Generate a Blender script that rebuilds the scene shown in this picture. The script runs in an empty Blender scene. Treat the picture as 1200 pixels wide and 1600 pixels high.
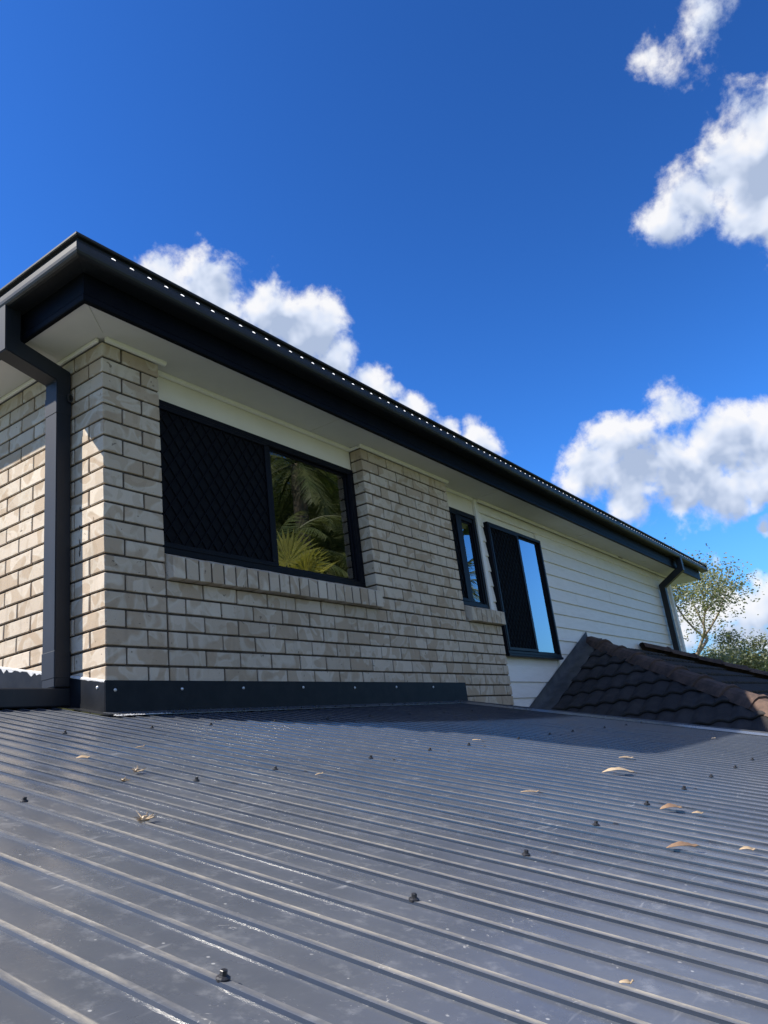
import bpy, bmesh, math, random
from mathutils import Vector, Matrix, noise as mnoise
random.seed(7)
scene = bpy.context.scene
COL = scene.collection
R_ = math.radians

# ------------------------------------------------------------------ camera
CAM = Vector((-2.129, -2.9481, -0.5269)); YAW, PITCH, ROLL, FPX = 0.9938, 0.3052, -0.1263, 1196.35
F_ = Vector((math.cos(PITCH)*math.sin(YAW), math.cos(PITCH)*math.cos(YAW), math.sin(PITCH)))
rt = Vector((math.cos(YAW), -math.sin(YAW), 0)); up = rt.cross(F_)
RT = math.cos(ROLL)*rt + math.sin(ROLL)*up; UP = -math.sin(ROLL)*rt + math.cos(ROLL)*up
cd = bpy.data.cameras.new('camera'); cam = bpy.data.objects.new('camera', cd); COL.objects.link(cam)
m3 = Matrix((RT, UP, -F_)).transposed()
cam.matrix_world = Matrix.Translation(CAM) @ m3.to_4x4()
cd.sensor_fit = 'HORIZONTAL'; cd.sensor_width = 36.0; cd.lens = 36.0*FPX/1200.0
cd.clip_start = 0.02; cd.clip_end = 3000
scene.camera = cam
scene.render.resolution_x = 768; scene.render.resolution_y = 1024

def pix(u, v):                      # photo pixel -> direction
    return F_ + RT*((u-600)/FPX) - UP*((v-800)/FPX)
def hit(u, v, n, d):
    r = pix(u, v); n = Vector(n); return CAM + r*((d-n.dot(CAM))/n.dot(r))

# ------------------------------------------------------------------ world: sky with cumulus clouds
SUN_FROM = Vector((-1.63, 1.59, 2.545)).normalized()      # towards the sun
SUN_EL = math.asin(SUN_FROM.z); SUN_AZ = math.atan2(SUN_FROM.x, SUN_FROM.y)
SKY_STR = 0.10
world = bpy.data.worlds.new('World'); scene.world = world; world.use_nodes = True
wt = world.node_tree; wt.nodes.clear()
def build_world():
    N, L = wt.nodes, wt.links
    out = N.new('ShaderNodeOutputWorld'); bg = N.new('ShaderNodeBackground'); L.new(bg.outputs[0], out.inputs[0])
    bg.inputs['Strength'].default_value = SKY_STR
    sky = N.new('ShaderNodeTexSky'); sky.sky_type = 'NISHITA'; sky.sun_disc = False
    sky.sun_elevation = SUN_EL; sky.sun_rotation = SUN_AZ
    sky.altitude = 50; sky.air_density = 1.0; sky.dust_density = 0.25; sky.ozone_density = 2.2
    tint = N.new('ShaderNodeMix'); tint.data_type = 'RGBA'; tint.blend_type = 'MULTIPLY'; tint.inputs[0].default_value = 1
    tint.inputs[7].default_value = (0.18, 0.385, 0.56, 1)
    gm = N.new('ShaderNodeGamma'); gm.inputs[1].default_value = 1.55; L.new(sky.outputs[0], gm.inputs[0]); L.new(gm.outputs[0], tint.inputs[6])
    tc = N.new('ShaderNodeTexCoord')
    nrm = N.new('ShaderNodeVectorMath'); nrm.operation = 'NORMALIZE'; L.new(tc.outputs['Generated'], nrm.inputs[0])
    D = nrm.outputs[0]
    def math_(op, a, b=None, c=None):
        n = N.new('ShaderNodeMath'); n.operation = op
        for i, x in enumerate((a, b, c)):
            if x is None: continue
            if isinstance(x, (int, float)): n.inputs[i].default_value = x
            else: L.new(x, n.inputs[i])
        return n.outputs[0]
    blobs = []                                              # (photo direction, angular radius, weight)
    for u, v, r, w in ((262,440,62,1),(335,455,75,1),(420,500,80,1),(480,520,78,1),(525,560,48,.9),(585,605,46,.85),(640,640,42,.85),(690,672,24,.7),(748,690,44,.9),
                       (1118,22,58,.50),(1075,52,36,.46),(1012,98,44,.54),(1040,80,36,.42),
                       (1215,190,78,1),(1150,250,72,1),(1085,312,62,.95),(1035,345,46,.8),(1210,300,95,1),(1165,330,60,.9),
                       (1048,640,46,.66),(965,692,62,.95),(915,728,58,1),(1000,735,78,1),(985,785,48,.9),(1072,748,88,1),(1050,720,60,.95),(1130,690,66,1),(1185,690,66,1),(1075,785,40,.95),(1130,780,52,1),(1185,755,52,1),(1240,740,70,1),(1205,818,20,.8),
                       (1090,962,40,.85),(1135,946,36,1),(1185,950,46,1),(1240,950,60,1),(1050,980,50,.9),(1190,1000,36,.8),(1140,1010,40,.8),(1240,1010,50,.9),(1115,882,16,.32),(1195,905,18,.4)):
        blobs.append((pix(u, v).normalized(), r/FPX*.97, w))
    def noise_at(vec, scale, detail, rough, dist=0.0):
        n = N.new('ShaderNodeTexNoise'); n.inputs['Scale'].default_value = scale; n.inputs['Detail'].default_value = detail
        n.inputs['Roughness'].default_value = rough; n.inputs['Distortion'].default_value = dist; L.new(vec, n.inputs['Vector']); return n.outputs[0]
    def field(vec):
        cur = None
        for c, r, w in blobs:
            d = N.new('ShaderNodeVectorMath'); d.operation = 'DISTANCE'; L.new(vec, d.inputs[0]); d.inputs[1].default_value = c
            f = math_('MULTIPLY_ADD', d.outputs['Value'], -w/r, w)
            cur = f if cur is None else math_('MAXIMUM', cur, f)
        return cur
    # warp the lookup so that outlines billow
    wv = N.new('ShaderNodeTexNoise'); wv.inputs['Scale'].default_value = 14; wv.inputs['Detail'].default_value = 4; L.new(D, wv.inputs['Vector'])
    wsub = N.new('ShaderNodeVectorMath'); wsub.operation = 'SUBTRACT'; L.new(wv.outputs['Color'], wsub.inputs[0]); wsub.inputs[1].default_value = (.5,.5,.5)
    wsc = N.new('ShaderNodeVectorMath'); wsc.operation = 'MULTIPLY_ADD'; L.new(wsub.outputs[0], wsc.inputs[0]); wsc.inputs[1].default_value = (.05,.05,.05); L.new(D, wsc.inputs[2])
    Dw = wsc.outputs[0]
    near = field(Dw)
    # broken cumulus over the rest of the sky, cover raised for neutral fill light
    sd_ = N.new('ShaderNodeVectorMath'); sd_.operation = 'ADD'; L.new(Dw, sd_.inputs[0]); sd_.inputs[1].default_value = (4.3, 1.9, 7.7)
    low = noise_at(sd_.outputs[0], 2.6, 3, .5, .3)
    rest_f = math_('MULTIPLY_ADD', low, 5.0, -2.35)
    dt = N.new('ShaderNodeVectorMath'); dt.operation = 'DOT_PRODUCT'; L.new(D, dt.inputs[0]); dt.inputs[1].default_value = F_
    outv = N.new('ShaderNodeMapRange'); L.new(dt.outputs['Value'], outv.inputs[0]); outv.inputs[1].default_value = .78; outv.inputs[2].default_value = .60; outv.inputs[3].default_value = -3; outv.inputs[4].default_value = 0
    fld = math_('MAXIMUM', near, math_('ADD', rest_f, outv.outputs[0]))
    n1 = noise_at(D, 17, 9, .58, .2)
    n2 = noise_at(D, 75, 5, .65, .1)
    dens = math_('ADD', math_('ADD', fld, math_('MULTIPLY_ADD', n1, 1.5, -.75)), math_('MULTIPLY_ADD', n2, .46, -.23))
    mask = N.new('ShaderNodeMapRange'); mask.interpolation_type = 'SMOOTHSTEP'; L.new(dens, mask.inputs[0])
    mask.inputs[1].default_value = .05; mask.inputs[2].default_value = .55
    # self shading: compare the density with the density a little nearer the sun
    off = N.new('ShaderNodeVectorMath'); off.operation = 'ADD'; L.new(D, off.inputs[0]); off.inputs[1].default_value = (SUN_FROM*.5 + Vector((0,0,.9))).normalized()*.022
    n1b = noise_at(off.outputs[0], 17, 3.2, .5, .2); n1a = noise_at(D, 17, 3.2, .5, .2)
    sh = math_('MULTIPLY_ADD', math_('SUBTRACT', n1a, n1b), 2.2, .52)
    upv = N.new('ShaderNodeVectorMath'); upv.operation = 'ADD'; L.new(Dw, upv.inputs[0]); upv.inputs[1].default_value = (-.012, .008, .030)
    above = N.new('ShaderNodeMapRange'); L.new(math_('MAXIMUM', field(upv.outputs[0]), math_('ADD', rest_f, outv.outputs[0])), above.inputs[0]); above.inputs[1].default_value = -.15; above.inputs[2].default_value = .75
    above.inputs[3].default_value = .30; above.inputs[4].default_value = -.34
    sh2 = math_('ADD', sh, above.outputs[0])
    ramp = N.new('ShaderNodeValToRGB'); L.new(sh2, ramp.inputs[0])
    k = 1/SKY_STR
    e = ramp.color_ramp.elements
    e[0].position = .12; e[0].color = (.24*k, .29*k, .39*k, 1)
    e[1].position = .85; e[1].color = (.53*k, .53*k, .54*k, 1)
    x = e.new(.5); x.color = (.40*k, .44*k, .52*k, 1)
    mx = N.new('ShaderNodeMix'); mx.data_type = 'RGBA'
    sz = N.new('ShaderNodeSeparateXYZ'); L.new(D, sz.inputs[0])                    # pale air low over the horizon
    hz = N.new('ShaderNodeMapRange'); hz.interpolation_type = 'SMOOTHSTEP'; L.new(sz.outputs[2], hz.inputs[0]); hz.inputs[1].default_value = -.02; hz.inputs[2].default_value = .30; hz.inputs[3].default_value = .85; hz.inputs[4].default_value = 0
    air = N.new('ShaderNodeMix'); air.data_type = 'RGBA'; L.new(hz.outputs[0], air.inputs[0]); L.new(tint.outputs[2], air.inputs[6]); air.inputs[7].default_value = (.115*k, .245*k, .43*k, 1)
    L.new(math_('MULTIPLY', mask.outputs[0], .97), mx.inputs[0]); L.new(air.outputs[2], mx.inputs[6]); L.new(ramp.outputs[0], mx.inputs[7])
    L.new(mx.outputs[2], bg.inputs['Color'])
build_world()
world.cycles.sampling_method = 'MANUAL'; world.cycles.sample_map_resolution = 512

# ------------------------------------------------------------------ sun, view
sd = bpy.data.lights.new('sun', 'SUN'); sd.energy = 5.0; sd.angle = R_(0.53); sd.color = (1.0, 0.93, 0.82)
sun = bpy.data.objects.new('sun', sd); COL.objects.link(sun)
sun.rotation_euler = (-SUN_FROM).to_track_quat('-Z', 'Y').to_euler(); sun.location = (0, 0, 30)
scene.view_settings.view_transform = 'Standard'; scene.view_settings.look = 'None'
scene.view_settings.gamma = 1; scene.view_settings.use_curve_mapping = False
scene.view_settings.exposure = 0.88

# ------------------------------------------------------------------ materials
class NT:
    def __init__(s, name):
        s.m = bpy.data.materials.new(name); s.m.use_nodes = True; s.t = s.m.node_tree; s.N = s.t.nodes; s.L = s.t.links
        s.b = s.N['Principled BSDF']
    def n(s, t, **k):
        x = s.N.new('ShaderNode'+t)
        for a, v in k.items(): setattr(x, a, v)
        return x
    def lk(s, a, b): s.L.new(a, b)
    def coord(s, rnd=0.0, scale=(1,1,1)):
        g = s.n('NewGeometry'); v = g.outputs['Position']
        if rnd:
            oi = s.n('ObjectInfo'); a = s.n('VectorMath', operation='MULTIPLY_ADD'); s.lk(oi.outputs['Random'], a.inputs[0]); a.inputs[1].default_value = (rnd, rnd*1.7, -rnd*.6)
            s.lk(v, a.inputs[2]); v = a.outputs[0]
        if scale != (1,1,1):
            a = s.n('VectorMath', operation='MULTIPLY'); s.lk(v, a.inputs[0]); a.inputs[1].default_value = scale; v = a.outputs[0]
        return v
    def noise(s, v, scale, detail=4, rough=.55, dist=0):
        x = s.n('TexNoise'); x.inputs['Scale'].default_value = scale; x.inputs['Detail'].default_value = detail
        x.inputs['Roughness'].default_value = rough; x.inputs['Distortion'].default_value = dist; s.lk(v, x.inputs['Vector']); return x.outputs[0]
    def rng(s, v, a, b, c=0, d=1, smooth=True):
        x = s.n('MapRange'); 
        if smooth: x.interpolation_type = 'SMOOTHSTEP'
        s.lk(v, x.inputs[0]); x.inputs[1].default_value = a; x.inputs[2].default_value = b; x.inputs[3].default_value = c; x.inputs[4].default_value = d; return x.outputs[0]
    def mix(s, f, a, b, mode='MIX'):
        x = s.n('Mix', data_type='RGBA', blend_type=mode)
        for i, y in ((0, f), (6, a), (7, b)):
            if isinstance(y, (int, float)): x.inputs[i].default_value = y
            elif isinstance(y, tuple): x.inputs[i].default_value = y if len(y) == 4 else (*y, 1)
            else: s.lk(y, x.inputs[i])
        return x.outputs[2]
    def mul(s, a, b, op='MULTIPLY'):
        x = s.n('Math', operation=op)
        for i, y in ((0, a), (1, b)):
            if isinstance(y, (int, float)): x.inputs[i].default_value = y
            else: s.lk(y, x.inputs[i])
        return x.outputs[0]
    def bump(s, h, strength=.3, dist=.002):
        x = s.n('Bump'); x.inputs['Strength'].default_value = strength; x.inputs['Distance'].default_value = dist; s.lk(h, x.inputs['Height']); s.lk(x.outputs[0], s.b.inputs['Normal'])
    def col(s, c):
        if isinstance(c, tuple): s.b.inputs['Base Color'].default_value = (*c, 1)
        else: s.lk(c, s.b.inputs['Base Color'])
    def rough(s, r):
        if isinstance(r, (int, float)): s.b.inputs['Roughness'].default_value = r
        else: s.lk(r, s.b.inputs['Roughness'])
M = {}
def mk_brick():
    t = NT('cream_brick'); v = t.coord(37.0)
    warp = t.noise(v, 7, 2, .5)
    a = t.noise(v, 6.5, 1.2, .4, 1.0); patch = t.rng(a, .50, .57)
    a2 = t.noise(t.coord(53.0), 10, 1.5, .5, .8); patch2 = t.rng(a2, .56, .585)
    edge = t.rng(a, .455, .485); ring = t.mul(edge, t.mul(1.0, patch, 'SUBTRACT'))
    oi = t.n('ObjectInfo')
    base = t.mix(oi.outputs['Random'], (.48, .41, .33), (.60, .53, .445))
    c = t.mix(t.mul(patch, .52), base, (.36, .265, .175))
    c = t.mix(t.mul(patch2, .28), c, (.33, .255, .175))
    c = t.mix(t.mul(ring, .3), c, (.60, .57, .49))
    fine = t.noise(v, 420, 3, .7); c = t.mix(.34, c, t.mix(fine, (.16,.13,.1), (.78,.74,.66)), 'OVERLAY')
    dirt = t.rng(t.noise(v, 45, 5, .7), .62, .8); c = t.mix(t.mul(dirt, .35), c, (.2, .165, .12))
    speck = t.rng(t.noise(v, 160, 2, .5), .72, .76); c = t.mix(t.mul(speck, .6), c, (.14, .11, .085))
    big = t.rng(t.noise(t.coord(), 1.7, 5, .65), .42, .72); c = t.mix(t.mul(big, .30), c, (.30,.235,.165))
    run = t.rng(t.noise(t.coord(0, (9,9,.9)), 1.6, 4, .6), .56, .74); c = t.mix(t.mul(run, .28), c, (.235,.19,.135))
    chip = t.rng(t.noise(v, 34, 2, .5, .6), .71, .74); c = t.mix(t.mul(chip, .75), c, (.12,.095,.07))
    t.col(c); t.rough(.9); t.b.inputs['Specular IOR Level'].default_value = .2
    h = t.mix(.4, t.noise(v, 60, 6, .65), fine); t.bump(h, .5, .003); M['brick'] = t.m
def simple(name, c1, c2, scale, rough, bump=0.0, spec=.5, detail=4, metal=0, bd=.002, rnd=0.0):
    t = NT(name); v = t.coord(rnd); n = t.noise(v, scale, detail, .6); t.col(t.mix(t.rng(n, .3, .7), c1, c2)); t.rough(rough)
    t.b.inputs['Specular IOR Level'].default_value = spec; t.b.inputs['Metallic'].default_value = metal
    if bump: t.bump(t.noise(v, scale*3, 5, .6), bump, bd)
    M[name] = t.m; return t
mk_brick()
simple('mortar', (.052,.043,.035), (.10,.084,.07), 30, .95, .8, .1)
def mk_soffit(name, a, b):
    t = NT(name); v = t.coord(); n = t.noise(v, 3, 5, .6); t.col(t.mix(t.rng(n, .3, .75), a, b)); t.rough(.55); t.bump(t.noise(v, 90, 4, .6), .12, .001); M[name] = t.m
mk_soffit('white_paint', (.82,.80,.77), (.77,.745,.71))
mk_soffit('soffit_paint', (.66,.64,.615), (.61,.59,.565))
mk_soffit('cream_paint', (.76,.71,.62), (.70,.65,.56))
def mk_board():
    t = NT('board_paint'); v = t.coord(9.0); st = t.noise(t.coord(9.0, (1.5,1.5,9)), 3, 5, .65)
    c = t.mix(t.rng(st, .35, .75), (.84,.81,.765), (.77,.74,.69)); sp = t.rng(t.noise(v, 25, 5, .7), .66, .8); c = t.mix(t.mul(sp, .3), c, (.42,.39,.33))
    t.col(c); t.rough(.5); t.bump(t.noise(t.coord(9.0, (2,8,40)), 6, 5, .6), .12, .0015); M['board'] = t.m
mk_board()
def mk_gutter():
    t = NT('dark_gutter_paint'); v = t.coord(); n = t.noise(v, 6, 6, .65)
    t.col(t.mix(t.rng(n, .4, .8), (.005,.007,.011), (.010,.012,.016))); t.rough(t.rng(t.noise(v, 14, 4, .6), .3, .7, .49, .56)); t.b.inputs['Specular IOR Level'].default_value = .5; M['gutter'] = t.m
mk_gutter()
def mk_pipe():
    t = NT('dark_pipe_paint'); v = t.coord(); n = t.noise(t.coord(0, (1,1,.25)), 9, 6, .65)
    t.col(t.mix(t.rng(n, .45, .8), (.008,.011,.017), (.016,.019,.025))); t.rough(.52); t.b.inputs['Specular IOR Level'].default_value = .4; t.bump(t.noise(v, 8, 2, .5), .05, .002); M['pipe'] = t.m
mk_pipe()
simple('flashing_metal', (.005,.007,.011), (.011,.013,.017), 12, .5, .05, .18)
def mk_roof(name, slope=True):
    t = NT(name); v = t.coord()
    along = t.coord(0, (22, 3.2, 1))                       # streaks run down the ribs' own direction
    across = t.coord(0, (3.0, 30, 1))
    base = t.mix(t.rng(t.noise(v, 2.2, 5, .6), .3, .7), (.022,.030,.046), (.034,.042,.058))
    at = t.n('Attribute'); at.attribute_name = 'dust'; at.attribute_type = 'GEOMETRY'      # < 0: upright rib sides, where no dust lies
    lie = t.rng(at.outputs['Fac'], -.4, -.05, .03, 1); film = t.mul(t.rng(t.noise(v, 1.3, 6, .65), .3, .8, .26, .58), lie)
    c = t.mix(film, base, (.165,.172,.185))
    mott = t.rng(t.noise(v, 26, 7, .72), .5, .75); c = t.mix(t.mul(t.mul(mott, lie), .32), c, (.33,.335,.34))
    smear = t.mul(t.rng(t.noise(across, 1.7, 3, .6, .6), .62, .76), t.rng(t.noise(v, 5, 3, .5), .46, .62)); c = t.mix(t.mul(t.mul(smear, lie), .38), c, (.52,.52,.51))
    curl = t.mul(t.rng(t.noise(v, 70, 3, .6, 2.5), .64, .70), t.rng(t.noise(v, 9, 3, .5), .5, .66)); c = t.mix(t.mul(t.mul(curl, lie), .42), c, (.60,.58,.54))
    vo = t.n('TexVoronoi'); vo.inputs['Scale'].default_value = 38; t.lk(v, vo.inputs['Vector'])
    spot = t.mul(t.rng(vo.outputs['Distance'], .06, .10, 1, 0), t.rng(t.noise(v, 12, 2, .5), .5, .58)); c = t.mix(t.mul(t.mul(spot, lie), .55), c, (.5,.5,.48))
    vo2 = t.n('TexVoronoi'); vo2.inputs['Scale'].default_value = 15; t.lk(v, vo2.inputs['Vector'])
    spot2 = t.mul(t.rng(vo2.outputs['Distance'], .03, .06, 1, 0), t.rng(t.noise(v, 3.3, 2, .5), .54, .6)); c = t.mix(t.mul(t.mul(spot2, lie), .4), c, (.5,.48,.44))
    # dust lying on the crest and behind each rib (vertex attribute marks where it settles)
    patchy = t.rng(t.noise(t.coord(0, (7,.9,1)), 2.0, 5, .7), .38, .60, .15, 1)
    brk = t.rng(t.noise(t.coord(0, (60,18,1)), 2.0, 4, .7), .3, .62, .45, 1)
    sp_ = t.n('SeparateXYZ'); t.lk(v, sp_.inputs[0]); lowend = t.mul(t.rng(sp_.outputs[1], -.9, -2.1, .18, 1), t.rng(sp_.outputs[0], .4, -1.0, .35, 1))     # silt gathers towards the low corner
    dst = t.mul(t.mul(t.mul(at.outputs['Fac'], patchy), brk), lowend); c = t.mix(t.mul(dst, .95), c, (.48,.43,.34))
    t.col(c)
    r = t.rng(t.noise(v, 3.1, 6, .65), .3, .75, .20, .38)
    rib = t.mul(at.outputs['Fac'], .45); t.lk(t.mul(t.mul(r, rib, 'ADD'), t.mul(dst, .2), 'ADD'), t.b.inputs['Roughness'])
    t.lk(t.rng(at.outputs['Fac'], 0, .7, .80, .08), t.b.inputs['Specular IOR Level'])
    h = t.mix(.5, t.noise(v, 5, 3, .5), t.noise(v, 150, 4, .7)); t.bump(h, .16, .0016)
    M[name] = t.m
mk_roof('roof_metal')
simple('fascia_paint', (.002,.003,.006), (.004,.005,.008), 8, .5, 0, .06)
simple('screw_black', (.012,.012,.014), (.03,.03,.033), 200, .4)
simple('rivet_metal', (.62,.63,.64), (.45,.46,.47), 300, .35, 0, .5, 2, .6)
simple('frame_black', (.003,.004,.008), (.005,.006,.010), 20, .4, 0, .12)
simple('grille_black', (.003,.004,.007), (.005,.006,.009), 60, .6, 0, .08)
simple('insect_mesh', (.004,.005,.008), (.007,.008,.011), 40, .75, 0, .1)
simple('room_dark', (.05,.048,.045), (.07,.066,.06), 2, .9)
simple('curtain', (.50,.49,.46), (.42,.41,.38), 8, .9)
simple('sealant', (.62,.62,.62), (.40,.40,.39), 60, .6)
def mk_glass():
    t = NT('window_glass'); N, L = t.N, t.L; N.remove(t.b); out = N['Material Output']
    fr = N.new('ShaderNodeFresnel'); fr.inputs['IOR'].default_value = 1.52
    tw = t.mul(fr.outputs[0], 3.0); cl = N.new('ShaderNodeClamp'); L.new(tw, cl.inputs[0])      # inner + outer face and tinted film
    tr = N.new('ShaderNodeBsdfTransparent'); tr.inputs[0].default_value = (.42,.45,.46,1)
    gl = N.new('ShaderNodeBsdfGlossy'); gl.inputs['Roughness'].default_value = .004; gl.inputs['Color'].default_value = (.97,.98,1,1)
    b = N.new('ShaderNodeBump'); b.inputs['Strength'].default_value = .05; b.inputs['Distance'].default_value = .002
    nz = t.noise(t.coord(), 5, 1, .5); L.new(nz, b.inputs['Height']); L.new(b.outputs[0], gl.inputs['Normal'])
    mx = N.new('ShaderNodeMixShader'); L.new(cl.outputs[0], mx.inputs[0]); L.new(tr.outputs[0], mx.inputs[1]); L.new(gl.outputs[0], mx.inputs[2]); L.new(mx.outputs[0], out.inputs[0]); M['glass'] = t.m
mk_glass()
def mk_tile(name, a, b, lich):
    t = NT(name); v = t.coord(21.0); n = t.noise(v, 9, 6, .65); c = t.mix(t.rng(n, .3, .72), a, b)
    oi = t.n('ObjectInfo'); c = t.mix(t.mul(oi.outputs['Random'], .35), c, tuple(x*.55 for x in a))
    l = t.rng(t.noise(v, 38, 5, .7), .6, .78); c = t.mix(t.mul(l, .45), c, lich); t.col(c); t.rough(.88); t.b.inputs['Specular IOR Level'].default_value = .25
    t.bump(t.noise(v, 130, 5, .7), .6, .004); M[name] = t.m
mk_tile('tile_dark', (.028,.026,.026), (.052,.047,.045), (.12,.11,.095))
mk_tile('cap_brown', (.070,.050,.043), (.150,.098,.076), (.22,.18,.14))
simple('lead_flashing', (.035,.038,.042), (.075,.078,.08), 9, .6, .3, .4, 5, 0, .004)
simple('trunk_pale', (.34,.29,.23), (.20,.16,.12), 6, .9, .5, .2, 5, 0, .02)
simple('trunk_palm', (.20,.17,.13), (.12,.10,.075), 9, .9, .6, .2, 5, 0, .02)
def mk_leaf(name, a, b, tr=.35):
    t = NT(name); N, L = t.N, t.L; v = t.coord(); n = t.noise(v, 1.6, 3, .6); n2 = t.noise(v, 23, 2, .5)
    c = t.mix(t.rng(n, .3, .7), a, b); c = t.mix(t.mul(t.rng(n2, .3, .7), .5), c, tuple(x*.5 for x in a)); t.col(c); t.rough(.5)
    ts = N.new('ShaderNodeBsdfTranslucent'); L.new(t.mix(1.0, c, (1.5,1.5,.7), 'MULTIPLY'), ts.inputs[0]); mx = N.new('ShaderNodeMixShader'); mx.inputs[0].default_value = tr
    L.new(t.b.outputs[0], mx.inputs[1]); L.new(ts.outputs[0], mx.inputs[2]); L.new(mx.outputs[0], N['Material Output'].inputs[0]); M[name] = t.m
mk_leaf('leaf_gum', (.165,.195,.125), (.25,.26,.16))
mk_leaf('leaf_dark', (.05,.075,.028), (.09,.11,.045))
mk_leaf('leaf_yellow', (.42,.36,.05), (.30,.30,.06))
mk_leaf('leaf_palm', (.075,.12,.04), (.20,.22,.085))
mk_leaf('leaf_fan', (.66,.62,.20), (.50,.50,.15))
mk_leaf('leaf_dry', (.42,.30,.18), (.58,.46,.31), .2)
simple('leaf_brown', (.17,.10,.06), (.26,.17,.10), 40, .8)
simple('grass', (.07,.10,.03), (.12,.13,.05), .6, .95, .3, .2, 8, 0, .05)
simple('timber_post', (.28,.26,.23), (.2,.185,.165), 12, .8)
def mk_glow_strip():  # translucent white that passes sunlight, added to brighten the gutter holes
    t = NT('hole_glow_strip'); N, L = t.N, t.L
    t.col((.85,.86,.86)); t.rough(.6); ts = N.new('ShaderNodeBsdfTranslucent'); ts.inputs[0].default_value = (.9,.92,.92,1); mx = N.new('ShaderNodeMixShader'); mx.inputs[0].default_value = .8
    L.new(t.b.outputs[0], mx.inputs[1]); L.new(ts.outputs[0], mx.inputs[2]); L.new(mx.outputs[0], N['Material Output'].inputs[0]); M['glow_strip'] = t.m
mk_glow_strip()

# ------------------------------------------------------------------ helpers
def link(name, me, mat=None, parent=None, smooth=False):
    o = bpy.data.objects.new(name, me); COL.objects.link(o)
    if mat is not None and len(me.materials) == 0: me.materials.append(M[mat])
    if parent is not None: o.parent = parent
    if smooth:
        for p in me.polygons: p.use_smooth = True
    return o
def mesh(name, v, f): 
    me = bpy.data.meshes.new(name); me.from_pydata([tuple(x) for x in v], [], f); me.update(); return me
class MB:
    def __init__(s): s.v = []; s.f = []
    def add(s, v, f): k = len(s.v); s.v += [tuple(x) for x in v]; s.f += [tuple(i+k for i in q) for q in f]; return s
    def box(s, x0, x1, y0, y1, z0, z1):
        return s.add([(x0,y0,z0),(x1,y0,z0),(x1,y1,z0),(x0,y1,z0),(x0,y0,z1),(x1,y0,z1),(x1,y1,z1),(x0,y1,z1)],
                     [(0,3,2,1),(4,5,6,7),(0,1,5,4),(1,2,6,5),(2,3,7,6),(3,0,4,7)])
    def hexa(s, p): return s.add(p, [(0,3,2,1),(4,5,6,7),(0,1,5,4),(1,2,6,5),(2,3,7,6),(3,0,4,7)])
    def build(s, name, mat, parent=None, bevel=0.0, smooth=False, seg=1):
        me = mesh(name, s.v, s.f)
        if bevel:
            bm = bmesh.new(); bm.from_mesh(me); bmesh.ops.bevel(bm, geom=bm.edges[:], offset=bevel, segments=seg, affect='EDGES', clamp_overlap=True); bm.to_mesh(me); bm.free()
        return link(name, me, mat, parent, smooth)
def empty(name, loc, label, cat, group=None):
    o = bpy.data.objects.new(name, None); COL.objects.link(o); o.location = loc; o['label'] = label; o['category'] = cat
    if group: o['group'] = group
    return o
def adopt(child, parent):            # parent while keeping the world-space mesh coordinates
    child.parent = parent; child.matrix_parent_inverse = Matrix.Translation(-Vector(parent.location))
    return child
def tag(o, label, cat, group=None):
    o['label'] = label; o['category'] = cat
    if group: o['group'] = group
    return o
GZ = -3.0                             # ground level
ZS = 1.655                            # soffit level
H = .086                              # brick course
WY = .10                              # plane of windows and boards behind the brick face
SL = .23                              # slope of the metal roof
def roof_z(y): return -.21 + SL*y

# ------------------------------------------------------------------ ground
g = MB().add([(-1500,-1500,GZ),(1500,-1500,GZ),(1500,1500,GZ),(-1500,1500,GZ)], [(0,1,2,3)]).build('ground', 'grass'); g['kind'] = 'structure'

# ------------------------------------------------------------------ house
house = empty('house', (5.3, 3.6, GZ), 'cream brick and white board house with dark gutters and black framed windows', 'house')
XE, YE = 10.72, 7.2
def part(mb, name, mat, parent=None, **k):
    o = mb.build(name, mat, None, **k)
    if parent is None: adopt(o, house)
    else: o.parent = parent
    return o
# --- masonry
core = MB()
core.box(.009, .105, .009, YE, GZ, 1.63)                     # left wall
core.box(.106, .346, .009, .106, GZ, 1.63)                   # corner pier
core.box(.347, 4.042, .0092, .1062, GZ, .43)                 # wall below the sills
core.box(2.199, 3.411, .0094, .1064, .4302, 1.63)            # pier between the windows
brick_wall = part(core, 'brick_wall', 'mortar')
_bm_cache = {}
def brick_mesh(sx, sy, sz):
    key = (round(sx,3), round(sy,3), round(sz,3), random.randrange(3))
    if key in _bm_cache: return _bm_cache[key]
    me = mesh('brick', *(lambda b: (b.v, b.f))(MB().box(-sx/2,sx/2,-sy/2,sy/2,-sz/2,sz/2)))
    bm = bmesh.new(); bm.from_mesh(me); bmesh.ops.bevel(bm, geom=bm.edges[:], offset=.0028, segments=1, affect='EDGES')
    for v in bm.verts: v.co += Vector((random.uniform(-1,1),random.uniform(-1,1),random.uniform(-1,1)))*.0009
    bm.to_mesh(me); bm.free(); me.materials.append(M['brick']); _bm_cache[key] = me; return me
bricks = []                                                   # (centre, size)
def brick(x0, x1, y0, y1, j):
    z0, z1 = j*H+.0056, (j+1)*H-.0056
    bricks.append((Vector(((x0+x1)/2,(y0+y1)/2,(z0+z1)/2)), (x1-x0, y1-y0, z1-z0)))
def row(x0, x1, fam, j):                                      # a run of bricks between x0 and x1 with joints at fam + .24 n
    xs = [x0-.005]; n = math.floor((x0-fam)/.24)-1
    while True:
        q = fam+.24*n; n += 1
        if q >= x1-.035: break
        if q > x0+.045: xs.append(q)
    xs.append(x1+.005)
    for a, b in zip(xs, xs[1:]): brick(a+.005, b-.005, 0, .1, j)
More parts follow.
